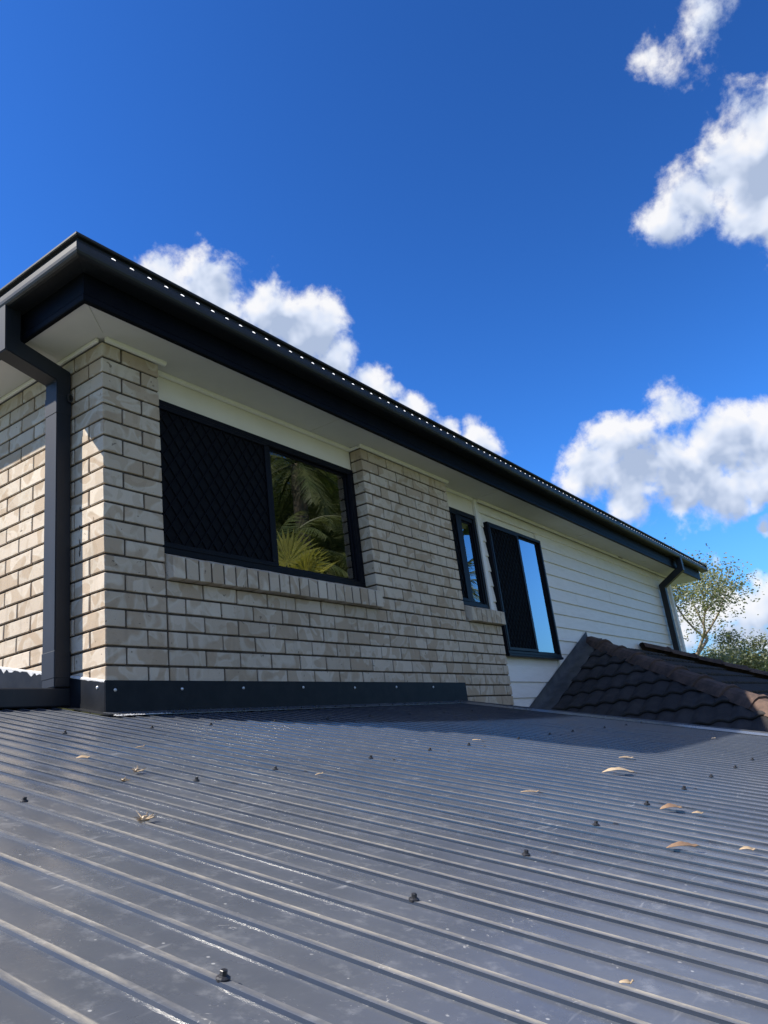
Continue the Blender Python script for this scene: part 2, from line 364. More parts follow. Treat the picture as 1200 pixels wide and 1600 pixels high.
for j in range(-6, 19):
    if j % 2: brick(0, .23, 0, .11, j); brick(.24, .35, 0, .1, j); yl = .12
    else: brick(0, .11, 0, .23, j); brick(.12, .35, 0, .1, j); yl = .24
    fam = .475 if j % 2 else .595
    if j < 5: row(.361, 4.05, fam, j)
    else: row(2.19, 3.42, fam, j)
    y = yl
    while y < 3.0: bricks.append((Vector((.05, y+.115, (j+.5)*H)), (.1, .23, H-.0112))); y += .24
def screen_size(c, s):
    d = c-CAM; dep = d.dot(F_)
    u = 600+FPX*d.dot(RT)/dep; v = 800-FPX*d.dot(UP)/dep
    hid = c.z < roof_z(min(0, c.y))-.05 and c.x < 3.2
    if u < -60 or u > 1260 or v < 0 or v > 1600 or hid: return 0
    return (max(s[0], s[1]))*s[2]/dep**2
bricks.sort(key=lambda b: -screen_size(*b))
rest = MB()
for i, (c, s) in enumerate(bricks):
    if i < 300 and screen_size(c, s) > 0:
        o = bpy.data.objects.new('brick', brick_mesh(*s)); COL.objects.link(o); o.parent = brick_wall
        o.location = c + Vector((random.uniform(-1,1)*.0008, random.uniform(-1,1)*.0012, random.uniform(-1,1)*.0008))
        if s[0] < .2: o.location.x = c.x
        o.rotation_euler = (random.uniform(-1,1)*.004, random.uniform(-1,1)*.004, random.uniform(-1,1)*.003)
    else: rest.box(c.x-s[0]/2, c.x+s[0]/2, c.y-s[1]/2, c.y+s[1]/2, c.z-s[2]/2, c.z+s[2]/2)
o = rest.build('brick', 'brick', brick_wall, bevel=.0025); o['kind'] = 'stuff'
# a few cracks and chips in the mortar of the sunlit strip beside the downpipe
for (yy, zz, hh) in ((.185,.78,.035),(.19,.69,.03),(.187,.60,.07),(.19,.56,.03)):
    mb = MB(); k = 9
    for i in range(k):
        a = 2*math.pi*i/k; r = random.uniform(.6, 1.1); mb.v.append((-.0012, yy+math.cos(a)*.006*r, zz+math.sin(a)*hh*.5*r))
    mb.v += [(.004, y, z) for _, y, z in mb.v]; mb.f = [tuple(range(k)), tuple(range(2*k-1, k-1, -1))]+[(i, i+k, (i+1) % k+k, (i+1) % k) for i in range(k)]
    mb.build('stain', 'mortar', brick_wall)
# --- brick sills (bricks on edge, top sloping outwards)
def sill(x0, n, w):
    core = MB(); x1 = x0+n*w
    def sl(a, b, f, t=0): return [(a,-.05+f,.43+f),(b,-.05+f,.43+f),(b,WY-.002,.43+f),(a,WY-.002,.43+f),(a,-.05+f,.540-f),(b,-.05+f,.540-f),(b,WY-.002,.600-f),(a,WY-.002,.600-f)]
    core.hexa(sl(x0+.003, x1-.014, .006)); s = part(core, 'window_sill', 'mortar')
    for i in range(n):
        q = MB().hexa(sl(0, w-.0105, 0)); o = q.build('sill_brick', 'brick', s, bevel=.003); o.location = (x0+i*w, random.uniform(-.0015,.0015), random.uniform(-.0015,.0015))
    return s
sill(.3615, 21, .0868); sill(3.452, 7, .0868)
# --- wall panels over the windows, mouldings
part(MB().box(.352, 2.186, WY+.002, WY+.03, 1.482, 1.64), 'head_panel', 'cream_paint'); part(MB().box(3.424, 4.068, WY+.0021, WY+.03, 1.482, 1.64), 'head_panel', 'cream_paint')
def moulding(x0, x1, y0):            # quarter-round bead under the soffit
    mb = MB(); prof = [(0,0),(-.004,-.016),(-.012,-.022),(-.020,-.024),(-.024,-.020),(-.024,0)]
    pts = [(y0-.002, ZS-.024), (y0-.008, ZS-.024), (y0-.016, ZS-.020), (y0-.021, ZS-.012), (y0-.022, ZS-.001), (y0-.002, ZS-.001)]
    for x in (x0, x1): mb.v += [(x, y, z) for y, z in pts]
    k = len(pts); mb.f = [(i, (i+1) % k, (i+1) % k+k, i+k) for i in range(k)]+[tuple(range(k))[::-1], tuple(range(k, 2*k))]
    part(mb, 'moulding', 'white_paint')
moulding(.352, 2.187, WY); moulding(3.423, 4.066, WY); moulding(4.13, XE, WY-.018)
moulding(.012, .392, -.001); moulding(2.165, 3.445, -.001)
mb = MB(); mb.box(-.022, -.002, .02, 3.2, ZS-.024, ZS-.001); part(mb, 'moulding', 'white_paint', bevel=.005)
mb = MB(); mb.box(2.166, 2.1885, .003, WY, ZS-.023, ZS-.0012); part(mb, 'moulding', 'white_paint', bevel=.005)
# --- weatherboards
wb = part(MB().box(4.052, XE-.02, WY+.021, WY+.06, GZ, 1.653), 'weatherboard_wall', 'white_paint')
PB = .1445; ztop = 1.256+3*PB
W3 = (4.24, 5.47, .205, 1.452)
def board(x0, x1, z0, z1):
    mb = MB(); y = WY
    prof = [(y-.002, z0), (y-.005, z0+.004), (y+.008, z1+.006), (y+.020, z1+.006), (y+.020, z0)]
    for x in (x0, x1): mb.v += [(x, a, b) for a, b in prof]
    k = 5; mb.f = [(i, (i+1) % k, (i+1) % k+k, i+k) for i in range(k)]+[tuple(range(k))[::-1], tuple(range(k, 2*k))]
    o = mb.build('weatherboard', 'board', wb); o.location = (0, random.uniform(-.0015,.0015), random.uniform(-.0012,.0012)); return o
rb = random.Random(3)
for i in range(0, 19):
    z1 = ztop-i*PB; z0 = z1-PB+.0015
    z1 = min(z1, 1.635)
    if z1-z0 < .03: continue
    segs = [(4.131, XE-.1)]
    if z0 < W3[3] and z1 > W3[2]: segs = [(4.131, W3[0]-.004), (W3[1]+.004, XE-.1)]
    if z1 < .44: segs = [(4.056, W3[0]-.004), (W3[1]+.004, XE-.1)] if (z0 < W3[3] and z1 > W3[2]) else [(4.056, XE-.1)]
    for a, b in segs:
        if b-a > 2.5:
            j = rb.uniform(6.2, 8.4); board(a, j-.0012, z0, z1); board(j+.0012, b, z0, z1)
        else: board(a, b, z0, z1)
part(MB().box(4.07, 4.129, WY-.026, WY+.02, .545, 1.652), 'corner_trim', 'white_paint', bevel=.003)
tr = MB(); tr.box(XE-.099, XE, WY-.03, WY+.0595, GZ, 1.652); part(tr, 'corner_trim', 'white_paint', bevel=.003)
# --- shell that closes the house: far wall, back wall, floor, dark rooms
sh = MB(); sh.box(XE-.12, XE-.021, WY+.062, YE, GZ, 1.653); sh.box(.106, XE-.13, YE-.12, YE-.01, GZ, 1.653); part(sh, 'outer_wall', 'white_paint')
rm = MB(); rm.box(.11, XE-.125, WY+.07, YE-.125, -.45, -.40); rm.box(.11, XE-.125, 3.4, 3.5, -.39, 1.64); rm.box(3.2, 3.28, WY+.07, 3.39, -.39, 1.64); rm.box(.108, .12, WY+.07, 3.39, -.39, 1.64); part(rm, 'room_wall', 'room_dark')
# --- windows
def window(x0, x1, z0, z1, y, fr, mull, screen_left, pane, hw=.045, grid=.075, extra=None):
    """frame bars, a screened sash on the left, a clear pane on the right"""
    f = MB(); d0, d1 = y-.012, y+.055
    f.box(x0, x1, d0, d1, z1-fr, z1); f.box(x0, x1, d0, d1, z0, z0+fr*.85)
    f.box(x0, x0+fr, d0+.0006, d1-.001, z0+fr*.85, z1-fr); f.box(x1-fr, x1, d0+.0006, d1-.001, z0+fr*.85, z1-fr)
    f.box(mull[0], mull[1], d0+.003, d1-.003, z0+fr*.85, z1-fr)
    w = part(f, 'window', 'frame_black', bevel=.0025)
    # inner sash of the clear pane
    s = MB(); a, b, c, e = pane; t = .014
    s.box(a, b, y+.012, y+.035, e-t, e); s.box(a, b, y+.012, y+.035, c, c+t); s.box(a, a+t, y+.0125, y+.0345, c+t, e-t); s.box(b-t, b, y+.0125, y+.0345, c+t, e-t)
    s.build('sash', 'frame_black', w, bevel=.0015)
    MB().box(a+t, b-t, y+.020, y+.024, c+t, e-t).build('pane', 'glass', w)
    # security screen
    sx0, sx1, sz0, sz1 = screen_left; q = .028
    s = MB(); yy = y-.006
    s.box(sx0, sx1, yy-.010, yy+.010, sz1-q, sz1); s.box(sx0, sx1, yy-.010, yy+.010, sz0, sz0+q); s.box(sx0, sx0+q, yy-.0095, yy+.0095, sz0+q, sz1-q); s.box(sx1-q, sx1, yy-.0095, yy+.0095, sz0+q, sz1-q)
    s.build('screen_frame', 'frame_black', w, bevel=.002)
    gx0, gx1, gz0, gz1 = sx0+q-.004, sx1-q+.004, sz0+q-.004, sz1-q+.004
    gr = MB(); bwid = .0028; sl = 1.35
    span = (gz1-gz0)/sl
    for sgn in (1, -1):
        k = 0; x = gx0-span
        while x < gx1+span:
            # line from (x, gz0) to (x+span*sgn.., gz1)
            ax, az, bx, bz = (x, gz0, x+span, gz1) if sgn > 0 else (x, gz1, x+span, gz0)
            def clip(px): 
                t = (px-ax)/(bx-ax); return az+t*(bz-az)
            if bx > gx0 and ax < gx1:
                pa, za = (gx0, clip(gx0)) if ax < gx0 else (ax, az)
                pb, zb = (gx1, clip(gx1)) if bx > gx1 else (bx, bz)
                if pb-pa > .004:
                    dx, dz = pb-pa, zb-za; l = math.hypot(dx, dz); nx, nz = -dz/l*bwid, dx/l*bwid; y0 = yy-.006 if sgn > 0 else yy-.0035
                    gr.hexa([(pa-nx,y0,za-nz),(pb-nx,y0,zb-nz),(pb-nx,y0+.005,zb-nz),(pa-nx,y0+.005,za-nz),(pa+nx,y0,za+nz),(pb+nx,y0,zb+nz),(pb+nx,y0+.005,zb+nz),(pa+nx,y0+.005,za+nz)])
            x += grid
    gr.build('diamond_grille', 'grille_black', w)
    MB().box(gx0, gx1, yy+.004, yy+.0055, gz0, gz1).build('insect_screen', 'insect_mesh', w)
    return w
w1 = window(.358, 2.187, .598, 1.482, WY, .045, (1.268, 1.302), (.375, 1.272, .632, 1.452), (1.303, 2.128, .640, 1.436), grid=.082)
MB().box(2.126, 2.146, WY-.006, WY+.05, .637, 1.436).build('jamb', 'frame_black', w1)
w2 = window(3.424, 4.066, .598, 1.482, WY, .045, (3.70, 3.785), (3.44, 3.705, .632, 1.452), (3.787, 3.998, .642, 1.400))
MB().box(3.9985, 4.0205, WY-.002, WY+.05, .637, 1.436).build('jamb', 'frame_black', w2)
MB().box(3.786, 3.998, WY-.002, WY+.05, 1.4005, 1.4365).build('head_jamb', 'frame_black', w2)
w3 = window(W3[0], W3[1], W3[2], W3[3], WY-.03, .032, (4.885, 4.918), (4.258, 4.888, .235, 1.43), (4.919, 5.436, .235, 1.418), grid=.07)
sp = MB(); sp.box(W3[0]-.01, W3[1]+.012, WY-.052, WY-.004, W3[2]-.024, W3[2]-.001); sp.build('sill_rail', 'frame_black', w3, bevel=.003)
# curtains: a pale drop at the right edge of the big window
cu = MB(); 
for i in range(9): cu.v += [(2.05+i*.011, WY+.11+.012*(i % 2), .60), (2.05+i*.011, WY+.11+.012*(i % 2), 1.47)]
cu.f = [(2*i, 2*i+2, 2*i+3, 2*i+1) for i in range(8)]; part(cu, 'curtain', 'curtain')
# --- soffit, fascia, gutter
SXL, SYF = -.24, -.205                # outer soffit edge left / front
XF = 11.60
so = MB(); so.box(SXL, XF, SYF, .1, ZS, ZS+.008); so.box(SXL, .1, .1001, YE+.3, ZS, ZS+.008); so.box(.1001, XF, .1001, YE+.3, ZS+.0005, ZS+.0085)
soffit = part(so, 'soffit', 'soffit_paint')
def joiner(a, b, w=.012):
    d = (Vector(b)-Vector(a)).normalized(); n = Vector((-d.y, d.x))*w
    mb = MB(); z0, z1 = ZS-.0032, ZS-.0002
    q = [(a[0]-n.x,a[1]-n.y),(b[0]-n.x,b[1]-n.y),(b[0]+n.x,b[1]+n.y),(a[0]+n.x,a[1]+n.y)]
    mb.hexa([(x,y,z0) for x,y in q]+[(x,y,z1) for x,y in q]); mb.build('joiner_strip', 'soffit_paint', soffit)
joiner((SXL+.012, SYF+.012), (-.03, -.03), .010)
for x in (1.72, 4.10, 6.50, 8.9, 10.9): joiner((x, SYF+.001), (x, .07), .009)
for y in (1.3, 3.7): joiner((SXL+.001, y), (-.02, y), .009)
vp_ = hit(968, 871, (0,0,1), ZS); mb = MB(); mb.box(vp_.x-.09, vp_.x+.09, vp_.y-.012, vp_.y+.012, ZS-.012, ZS-.001); mb.build('vent', 'screw_black', soffit, bevel=.003)
FX, FY = SXL-.02, SYF-.02             # fascia face
def swept(prof, xend, yend, closed=True, front_skip=()):
    mb = MB(); k = len(prof)
    for o_, z in prof: mb.v += [(FX-o_, yend, z), (FX-o_, FY-o_, z), (xend, FY-o_, z)]
    for i in range(k if closed else k-1):
        j = (i+1) % k
        mb.f.append((3*i, 3*i+1, 3*j+1, 3*j))
        if i not in front_skip: mb.f.append((3*i+1, 3*i+2, 3*j+2, 3*j+1))
    if closed: mb.f.append(tuple(3*i for i in range(k))); mb.f.append(tuple(3*i+2 for i in range(k))[::-1])
    return mb
fas = swept([(0,1.895),(0,1.684),(.003,1.680),(.005,1.674),(.005,1.648),(.002,1.643),(-.018,1.643),(-.018,1.648),(-.0195,1.650),(-.0195,1.895)], XF+.02, YE+.32)
fascia = part(fas, 'fascia', 'fascia_paint')
GP = [(.0015,1.872),(.0015,1.796),(.085,1.790),(.098,1.792),(.1075,1.798),(.113,1.808),(.1155,1.822),(.1160,1.846),(.114,1.850),(.0985,1.852),(.0985,1.882),(.114,1.884),(.1185,1.888),(.1190,1.896),(.1150,1.901),(.1080,1.900)]
def inset(P, t):
    out = []
    for i, (a, b) in enumerate(P):
        p0 = Vector(P[max(0, i-1)]); p1 = Vector(P[min(len(P)-1, i+1)]); d = (p1-p0).normalized(); n = Vector((-d.y, d.x)); out.append((a+n.x*t, b+n.y*t))
    return out
inner = inset(GP, .0018); K = len(GP)
gp = GP+inner[::-1]
# strips between profile points 9-10 (and their inner twins) are the perforated band on the front run
mb = swept(gp, 11.74, YE+.42, True, front_skip=(9, 2*K-1-10))
gutter = part(mb, 'gutter', 'gutter')
def holed_band():
    mb = MB(); yb = FY-.0985; z0, z1 = 1.852, 1.882; zc = 1.8655; x = FX-.0985; first = -.165; p = .105; xend = 11.74
    hx, hz = .0135, .0062
    for yy in (yb, yb+.0014):
        mb2 = MB(); xa = x
        q = [(math.cos(2*math.pi*(i+.5)/12)*hx, math.sin(2*math.pi*(i+.5)/12)*hz) for i in range(12)]
        n = 0; mb2.add([(xa,yy,z0),(first-p/2,yy,z0),(first-p/2,yy,z1),(xa,yy,z1)], [(0,1,2,3)])
        while True:
            c = first+n*p; n += 1; l, r = c-p/2, c+p/2
            if r > xend: mb2.add([(l,yy,z0),(xend,yy,z0),(xend,yy,z1),(l,yy,z1)], [(0,1,2,3)]); break
            if n in (33, 71): mb2.add([(l,yy,z0),(r,yy,z0),(r,yy,z1),(l,yy,z1)], [(0,1,2,3)]); continue
            out = [(r,zc+.004),(r,z1),(c+hx*.6,z1),(c,z1),(c-hx*.6,z1),(l,z1),(l,zc+.004)]
            ring = []
            for i in range(12):
                a = 2*math.pi*(i+.5)/12; ring.append((c+q[i][0], zc+q[i][1]))
            outer = [(r,zc+.006),(r,z1),(c+.008,z1),(c-.008,z1),(l,z1),(l,zc+.006),(l,zc-.006),(l,z0),(c-.008,z0),(c+.008,z0),(r,z0),(r,zc-.006)]
            k = len(mb2.v); mb2.v += [(a,yy,b) for a,b in ring]+[(a,yy,b) for a,b in outer]
            mb2.f += [(k+i, k+(i+1) % 12, k+12+(i+1) % 12, k+12+i) for i in range(12)]
        mb.add(mb2.v, mb2.f)
    return mb
holed_band().build('perforated_band', 'gutter', gutter)
gd = MB(); gd.add([(FX-.09,FY-.094,1.8875),(11.7,FY-.094,1.8875),(11.7,FY-.004,1.8885),(FX-.09,FY-.004,1.8885)], [(0,1,2,3)]); gd.build('hole_glow_strip', 'glow_strip', gutter)  # invented strip inside the gutter, laid flat so its holes show white
# gutter end stop
part(MB().box(11.741, 11.744, FY-.119, FY-.001, 1.788, 1.9), 'gutter_end', 'gutter')
# --- main roof above (shallow hip)
mr = MB(); z0 = 1.90; rz = z0+3.4*math.tan(R_(15))
a, b, c_, d_ = (FX+.01,FY+.01,z0),(XF+.01,FY+.01,z0),(XF+.01,YE+.31,z0),(FX+.01,YE+.31,z0)
r1, r2 = (3.5, 3.5, rz), (7.9, 3.5, rz)
mr.add([a,b,c_,d_,r1,r2], [(0,1,5,4),(1,2,5),(2,3,4,5),(3,0,4),(3,2,1,0)]); part(mr, 'main_roof', 'roof_metal')
# --- downpipes (rectangular)
def prism_pipe(path, wx, y0, y1):
    """path: list of (x, z) centre line pairs given as left/right edge pairs; extruded from y0 to y1"""
    mb = MB(); n = len(path)
    for (xl, zl), (xr, zr) in path:
        mb.v += [(xl,y0,zl),(xr,y0,zr),(xr,y1,zr),(xl,y1,zl)]
    for i in range(n-1):
        k = 4*i; mb.f += [(k,k+1,k+5,k+4),(k+1,k+2,k+6,k+5),(k+2,k+3,k+7,k+6),(k+3,k,k+4,k+7)]
    mb.f += [(3,2,1,0), (4*n-4,4*n-3,4*n-2,4*n-1)]
    return mb
PY0, PY1 = .25, .35
pp = prism_pipe([((-.368,1.81),(-.285,1.81)), ((-.362,1.553),(-.285,1.628)), ((-.088,1.482),(-.008,1.552)), ((-.088,-.06),(-.008,-.06))], .08, PY0, PY1)
pipe1 = part(pp, 'downpipe', 'pipe', bevel=.004, seg=2)
# joint line of the sleeve, bracket ring, spreader
sl = MB(); sl.box(-.0905, -.0055, PY0-.0015, PY1+.0015, 1.30, 1.405); sl.build('sleeve', 'pipe', pipe1, bevel=.003)
sl = MB(); sl.box(-.0902, -.0055, PY0-.0012, PY1+.0012, -.02, .105); sl.build('sleeve', 'pipe', pipe1, bevel=.003)
br = MB(); k = 14
for i in range(k):
    a = 2*math.pi*i/k
    for rr, yy in ((.026,PY0-.012),(.017,PY0-.012),(.017,PY0-.006),(.026,PY0-.006)): br.v.append((-.022+math.cos(a)*rr*.6, yy-.004, 1.395+math.sin(a)*rr))
br.f = [(4*i+q, 4*((i+1) % k)+q, 4*((i+1) % k)+(q+1) % 4, 4*i+(q+1) % 4) for i in range(k) for q in range(4)]
br.build('bracket', 'screw_black', pipe1)
sp_z = roof_z(PY0)+.006
sp = MB(); sp.box(-1.35, -.004, PY0+.002, PY1-.002, sp_z, sp_z+.083); sp.build('spreader', 'pipe', pipe1, bevel=.005)
# far downpipe
fp = MB()
def far_pipe():
    # outlet under the gutter, sloping arm back to the wall, drop down the boards
    x0, x1 = 9.98, 10.08; mb = MB()
    P = [((-.335,1.81),(-.255,1.81)), ((-.335,1.60),(-.255,1.665)), ((-.01,1.40),(.075,1.455)), ((-.005,-.3),(.075,-.3))]
    for (ya, za), (yb, zb) in P: mb.v += [(x0,ya,za),(x1,ya,za),(x1,yb,zb),(x0,yb,zb)]
    for i in range(3):
        k = 4*i; mb.f += [(k,k+1,k+5,k+4),(k+1,k+2,k+6,k+5),(k+2,k+3,k+7,k+6),(k+3,k,k+4,k+7)]
    mb.f += [(3,2,1,0), (12,13,14,15)]
    return mb
part(far_pipe(), 'downpipe', 'gutter', bevel=.004)
# --- wall flashings at the metal roof
fl = MB(); fl.box(-.0075, 3.235, -.0075, -.001, -.215, -.068)
flash = part(fl, 'wall_flashing', 'flashing_metal', bevel=.0012)
fl2 = MB(); ya, yb = -.0075, 3.0
fl2.hexa([(-.0076,.0,roof_z(0)-.005),(-.001,.0,roof_z(0)-.005),(-.001,yb,roof_z(yb)-.005),(-.0076,yb,roof_z(yb)-.005),(-.0076,.0,-.070),(-.001,.0,-.070),(-.001,yb,roof_z(yb)+.14),(-.0076,yb,roof_z(yb)+.14)])
flash2 = part(fl2, 'wall_flashing', 'flashing_metal')
def rivet(x, y, z, par, axis):
    mb = MB(); k = 8
    for r, d in ((.0085,0),(.0072,.003),(.003,.005)):
        for i in range(k):
            a = 2*math.pi*i/k
            mb.v.append((x+math.cos(a)*r, y-d, z+math.sin(a)*r) if axis == 'y' else (x-d, y+math.cos(a)*r, z+math.sin(a)*r))
    for q in range(2): mb.f += [(q*k+i, q*k+(i+1) % k, (q+1)*k+(i+1) % k, (q+1)*k+i) for i in range(k)]
    mb.f.append(tuple(range(2*k, 3*k))); mb.build('rivet', 'rivet_metal', par, smooth=True)
for u, v in ((180,1078),(284.6,1076.5),(380.5,1075),(474,1074),(554.5,1074.5),(619.5,1073.5),(677,1073.5)):
    P = hit(u, v, (0,1,0), -.0075); rivet(P.x, -.0076, P.z, flash, 'y')
rivet(-.0077, .05, -.092, flash2, 'x')
rng = random.Random(5)                                    # smeared sealant along the top of the raked flashing, with runs
se = MB(); n = 260
for i in range(n+1):
    y = 3.0*i/n; z = max(-.070, roof_z(y)+.14)
    a_ = mnoise.noise(Vector((y*9, 2.2, 0)))*.5+.5; b_ = max(0, mnoise.noise(Vector((y*38, 7.7, 0))))**1.5
    w = .003+.006*a_+.035*b_*(1 if .30 < y < 1.1 else .15); se.v += [(-.0088, y, z-w), (-.0094, y, z-.001), (-.002, y, z+.003+.003*a_), (-.0005, y, z-.003)]
se.f = [(4*i+a, 4*i+4+a, 4*i+4+(a+1) % 4, 4*i+(a+1) % 4) for i in range(n) for a in range(4)]
se.build('sealant_bead', 'sealant', flash2)

# ------------------------------------------------------------------ lower tiled roof of the house (two hips)
MT = .428; XB, ZB = 4.781, -.288
def zface(x): return ZB+MT*(x-XB)-.02
AX, AZ = 6.40, zface(6.40); HK = .90                       # hip apex at the wall; hip runs (-1, -HK)
BX = 8.35
def hip_y(x): return .1-(AX-x)*HK
MY = MT/HK
dk = MB(); x_low = 3.42
yl = hip_y(x_low); zl = zface(x_low); xr = BX+(AX-x_low)
dz = -.03
dk.add([(AX,.108,AZ+dz),(BX,.108,AZ+dz),(x_low,yl,zl+dz),(xr,yl,zl+dz),(x_low,.108,zl+dz),(xr,.108,zl+dz)], [(0,4,2),(0,2,3,1),(1,3,5)])
dk.add([(x_low+.1,yl+.1,zl+dz-.25),(xr-.1,yl+.1,zl+dz-.25),(xr-.1,.09,zl+dz-.25),(x_low+.1,.09,zl+dz-.25)], [(3,2,1,0)])
tiled = part(dk, 'tiled_roof', 'tile_dark')
TW, CX = .30, .3075                                        # tile cover width, course step in plan
cs = math.sqrt(1+MT*MT)
def tile_geo(nx=14):
    v = []; f = []
    # local: a across 0..TW+.03, b up-slope 0..L ; wave height
    L = (CX+.07)*cs; W = TW+.022
    def wave(a): 
        t = (a/TW*2) % 1.0
        return .023*(math.sin(math.pi*t)**1.3)-.004
    for b, lift, th in ((0, .030, 0), (.012, .033, 0), (L*.5, .017, 0), (L, .002, 0)):
        for i in range(nx+1):
            a = W*i/nx; v.append((a, b, wave(a)+lift))
    n = nx+1
    for r in range(3):
        for i in range(nx): f.append((r*n+i, r*n+i+1, (r+1)*n+i+1, (r+1)*n+i))
    k = len(v)
    for i in range(nx+1): a = W*i/nx; v.append((a, .004, wave(a)+.008))       # thick nose
    for i in range(nx): f.append((k+i, k+i+1, i+1, i))
    for i in range(nx+1): a = W*i/nx; v.append((a, .06, wave(a)+.004))
    for i in range(nx): f.append((k+n+i, k+n+i+1, k+i+1, k+i))
    return v, f
TV, TF = tile_geo()
def put_tile(org, ea, eb, en, clips, parent, name='roof_tile', mat='tile_dark', acc=None, jit=True):
    j = random.uniform(-.004, .004) if jit else 0; j2 = random.uniform(-.003, .004)
    V = [org + ea*(a+j) + eb*b + en*(c+j2) for a, b, c in TV]
    bm = bmesh.new(); vs = [bm.verts.new(p) for p in V]
    for q in TF:
        bm.faces.new([vs[i] for i in q])
    for co, no in clips:
        bmesh.ops.bisect_plane(bm, geom=bm.verts[:]+bm.edges[:]+bm.faces[:], plane_co=co, plane_no=no, clear_outer=True)
    if len(bm.faces) < 3: bm.free(); return
    me = bpy.data.meshes.new(name); bm.to_mesh(me); bm.free()
    o = link(name, me, mat, parent, smooth=True)
    return o
eb = Vector((1,0,MT)).normalized(); ea = Vector((0,-1,0)); en = Vector((-MT,0,1)).normalized()
hipn = Vector((HK, -1, 0)).normalized()                   # outer side of near hip: y < hip_y(x)
cnt = 0
for n in range(-2, 8):
    x = 4.09+CX*n
    off = 0 if n % 2 else -.15
    y = -.02-off
    while y > -3.2:
        org = Vector((x, y, zface(x)-.012))
        clips = [(Vector((AX,.1,0)), hipn), (Vector((0,-.03,0)), Vector((0,1,0)))]
        if y > hip_y(x)+.02: put_tile(org, ea, eb, en, clips, tiled); cnt += 1
        y -= TW
# front face: seen only edge-on over the near hip; and the far face
acc_f = MB()
eb2 = Vector((0,1,MY)).normalized(); ea2 = Vector((1,0,0)); en2 = Vector((0,-MY,1)).normalized()
stepy = .3075*HK
for n in range(0, 11):
    y = .1-stepy*(n+1); z = AZ+MY*(y-.1)-.012
    x = AX-3
    while x < BX+3:
        if x+TW > AX-(.1-y)/HK and x < BX+(.1-y)/HK:
            V = [Vector((x,y,z)) + ea2*a + eb2*b + en2*c for a, b, c in TV]
            bm = bmesh.new(); vs = [bm.verts.new(p) for p in V]
            for q in TF: bm.faces.new([vs[i] for i in q])
            for co, no in ((Vector((AX,.1,0)), -hipn), (Vector((BX,.1,0)), Vector((HK,1,0)).normalized()), (Vector((0,.09,0)), Vector((0,1,0)))):
                bmesh.ops.bisect_plane(bm, geom=bm.verts[:]+bm.edges[:]+bm.faces[:], plane_co=co, plane_no=no, clear_outer=True)
            bm.verts.ensure_lookup_table(); bm.verts.index_update()
            acc_f.add([q.co[:] for q in bm.verts], [tuple(w.index for w in q.verts) for q in bm.faces]); bm.free()
        x += TW
o = acc_f.build('roof_tile', 'tile_dark', tiled, smooth=True); o['kind'] = 'stuff'
# ridge caps down each hip
def cap(p0, d, length, rw, parent):
    d = d.normalized(); s = d.cross(Vector((0,0,1))).normalized(); n = s.cross(d).normalized()
    mb = MB(); prof = [(-1,-.42),(-.86,-.16),(-.55,.30),(-.25,.52),(.25,.52),(.55,.30),(.86,-.16),(1,-.42)]
    k = len(prof)
    for t, sc, lift in ((0,1.07,.010),(.03,1.09,.014),(.045,1.0,.004),(length,.95,-.004)):
        for a, b in prof: mb.v.append(p0+d*t+s*(a*rw*sc)+n*(b*rw*.72*sc+lift))
    for r in range(3): mb.f += [(r*k+i, r*k+i+1, (r+1)*k+i+1, (r+1)*k+i) for i in range(k-1)]
    kk = len(mb.v)
    for a, b in prof: mb.v.append(p0+d*.0+s*(a*rw*.88)+n*(b*rw*.72*.85-.008))
    mb.f += [(kk+i, kk+i+1, i+1, i) for i in range(k-1)]
    o = mb.build('ridge_cap', 'cap_brown', parent); return o
hd = Vector((-1,-HK,-MT)); hl = hd.length; hdn = hd.normalized()
p = Vector((AX+.04,.07,AZ+.045)); L = .40
for i in range(10):
    q = p + hdn*(i+1)*.385
    cap(q+Vector((random.uniform(-.006,.006),0,random.uniform(-.004,.004))), -hdn, L, .112, tiled)
hd2 = Vector((1,-HK,-MT)).normalized(); p2 = Vector((BX-.02,.05,AZ+.06))
for i in range(10): cap(p2+hd2*(i+1)*.385, -hd2, L, .112, tiled)
# lead flashing up the rake at the wall
lf = MB(); n = 26
rl = random.Random(9)
for i in range(n+1):
    x = 3.6+(6.42-3.6)*i/n; z = zface(x); w = .16+rl.uniform(-.012,.012)
    lf.v += [(x, .092, z+.14), (x, .085, z+.045+rl.uniform(-.004,.004)), (x, .085-w*.5, z+.042+rl.uniform(-.006,.006)), (x, .085-w, z+.030+rl.uniform(-.006,.004))]
for i in range(n): k = 4*i; lf.f += [(k+q, k+4+q, k+5+q, k+1+q) for q in range(3)]
part(lf, 'lead_flashing', 'lead_flashing', smooth=True)

# ------------------------------------------------------------------ metal lean-to roof
XRIB0, PR = -1.493, .0742
YLOW = -3.12
roof = empty('lean_to_roof', (.3, -3.0, GZ), 'dark blue grey ribbed metal lean-to roof below the brick wall', 'roof')
def rpart(mb, name, mat, **k): return adopt(mb.build(name, mat, None, **k), roof)
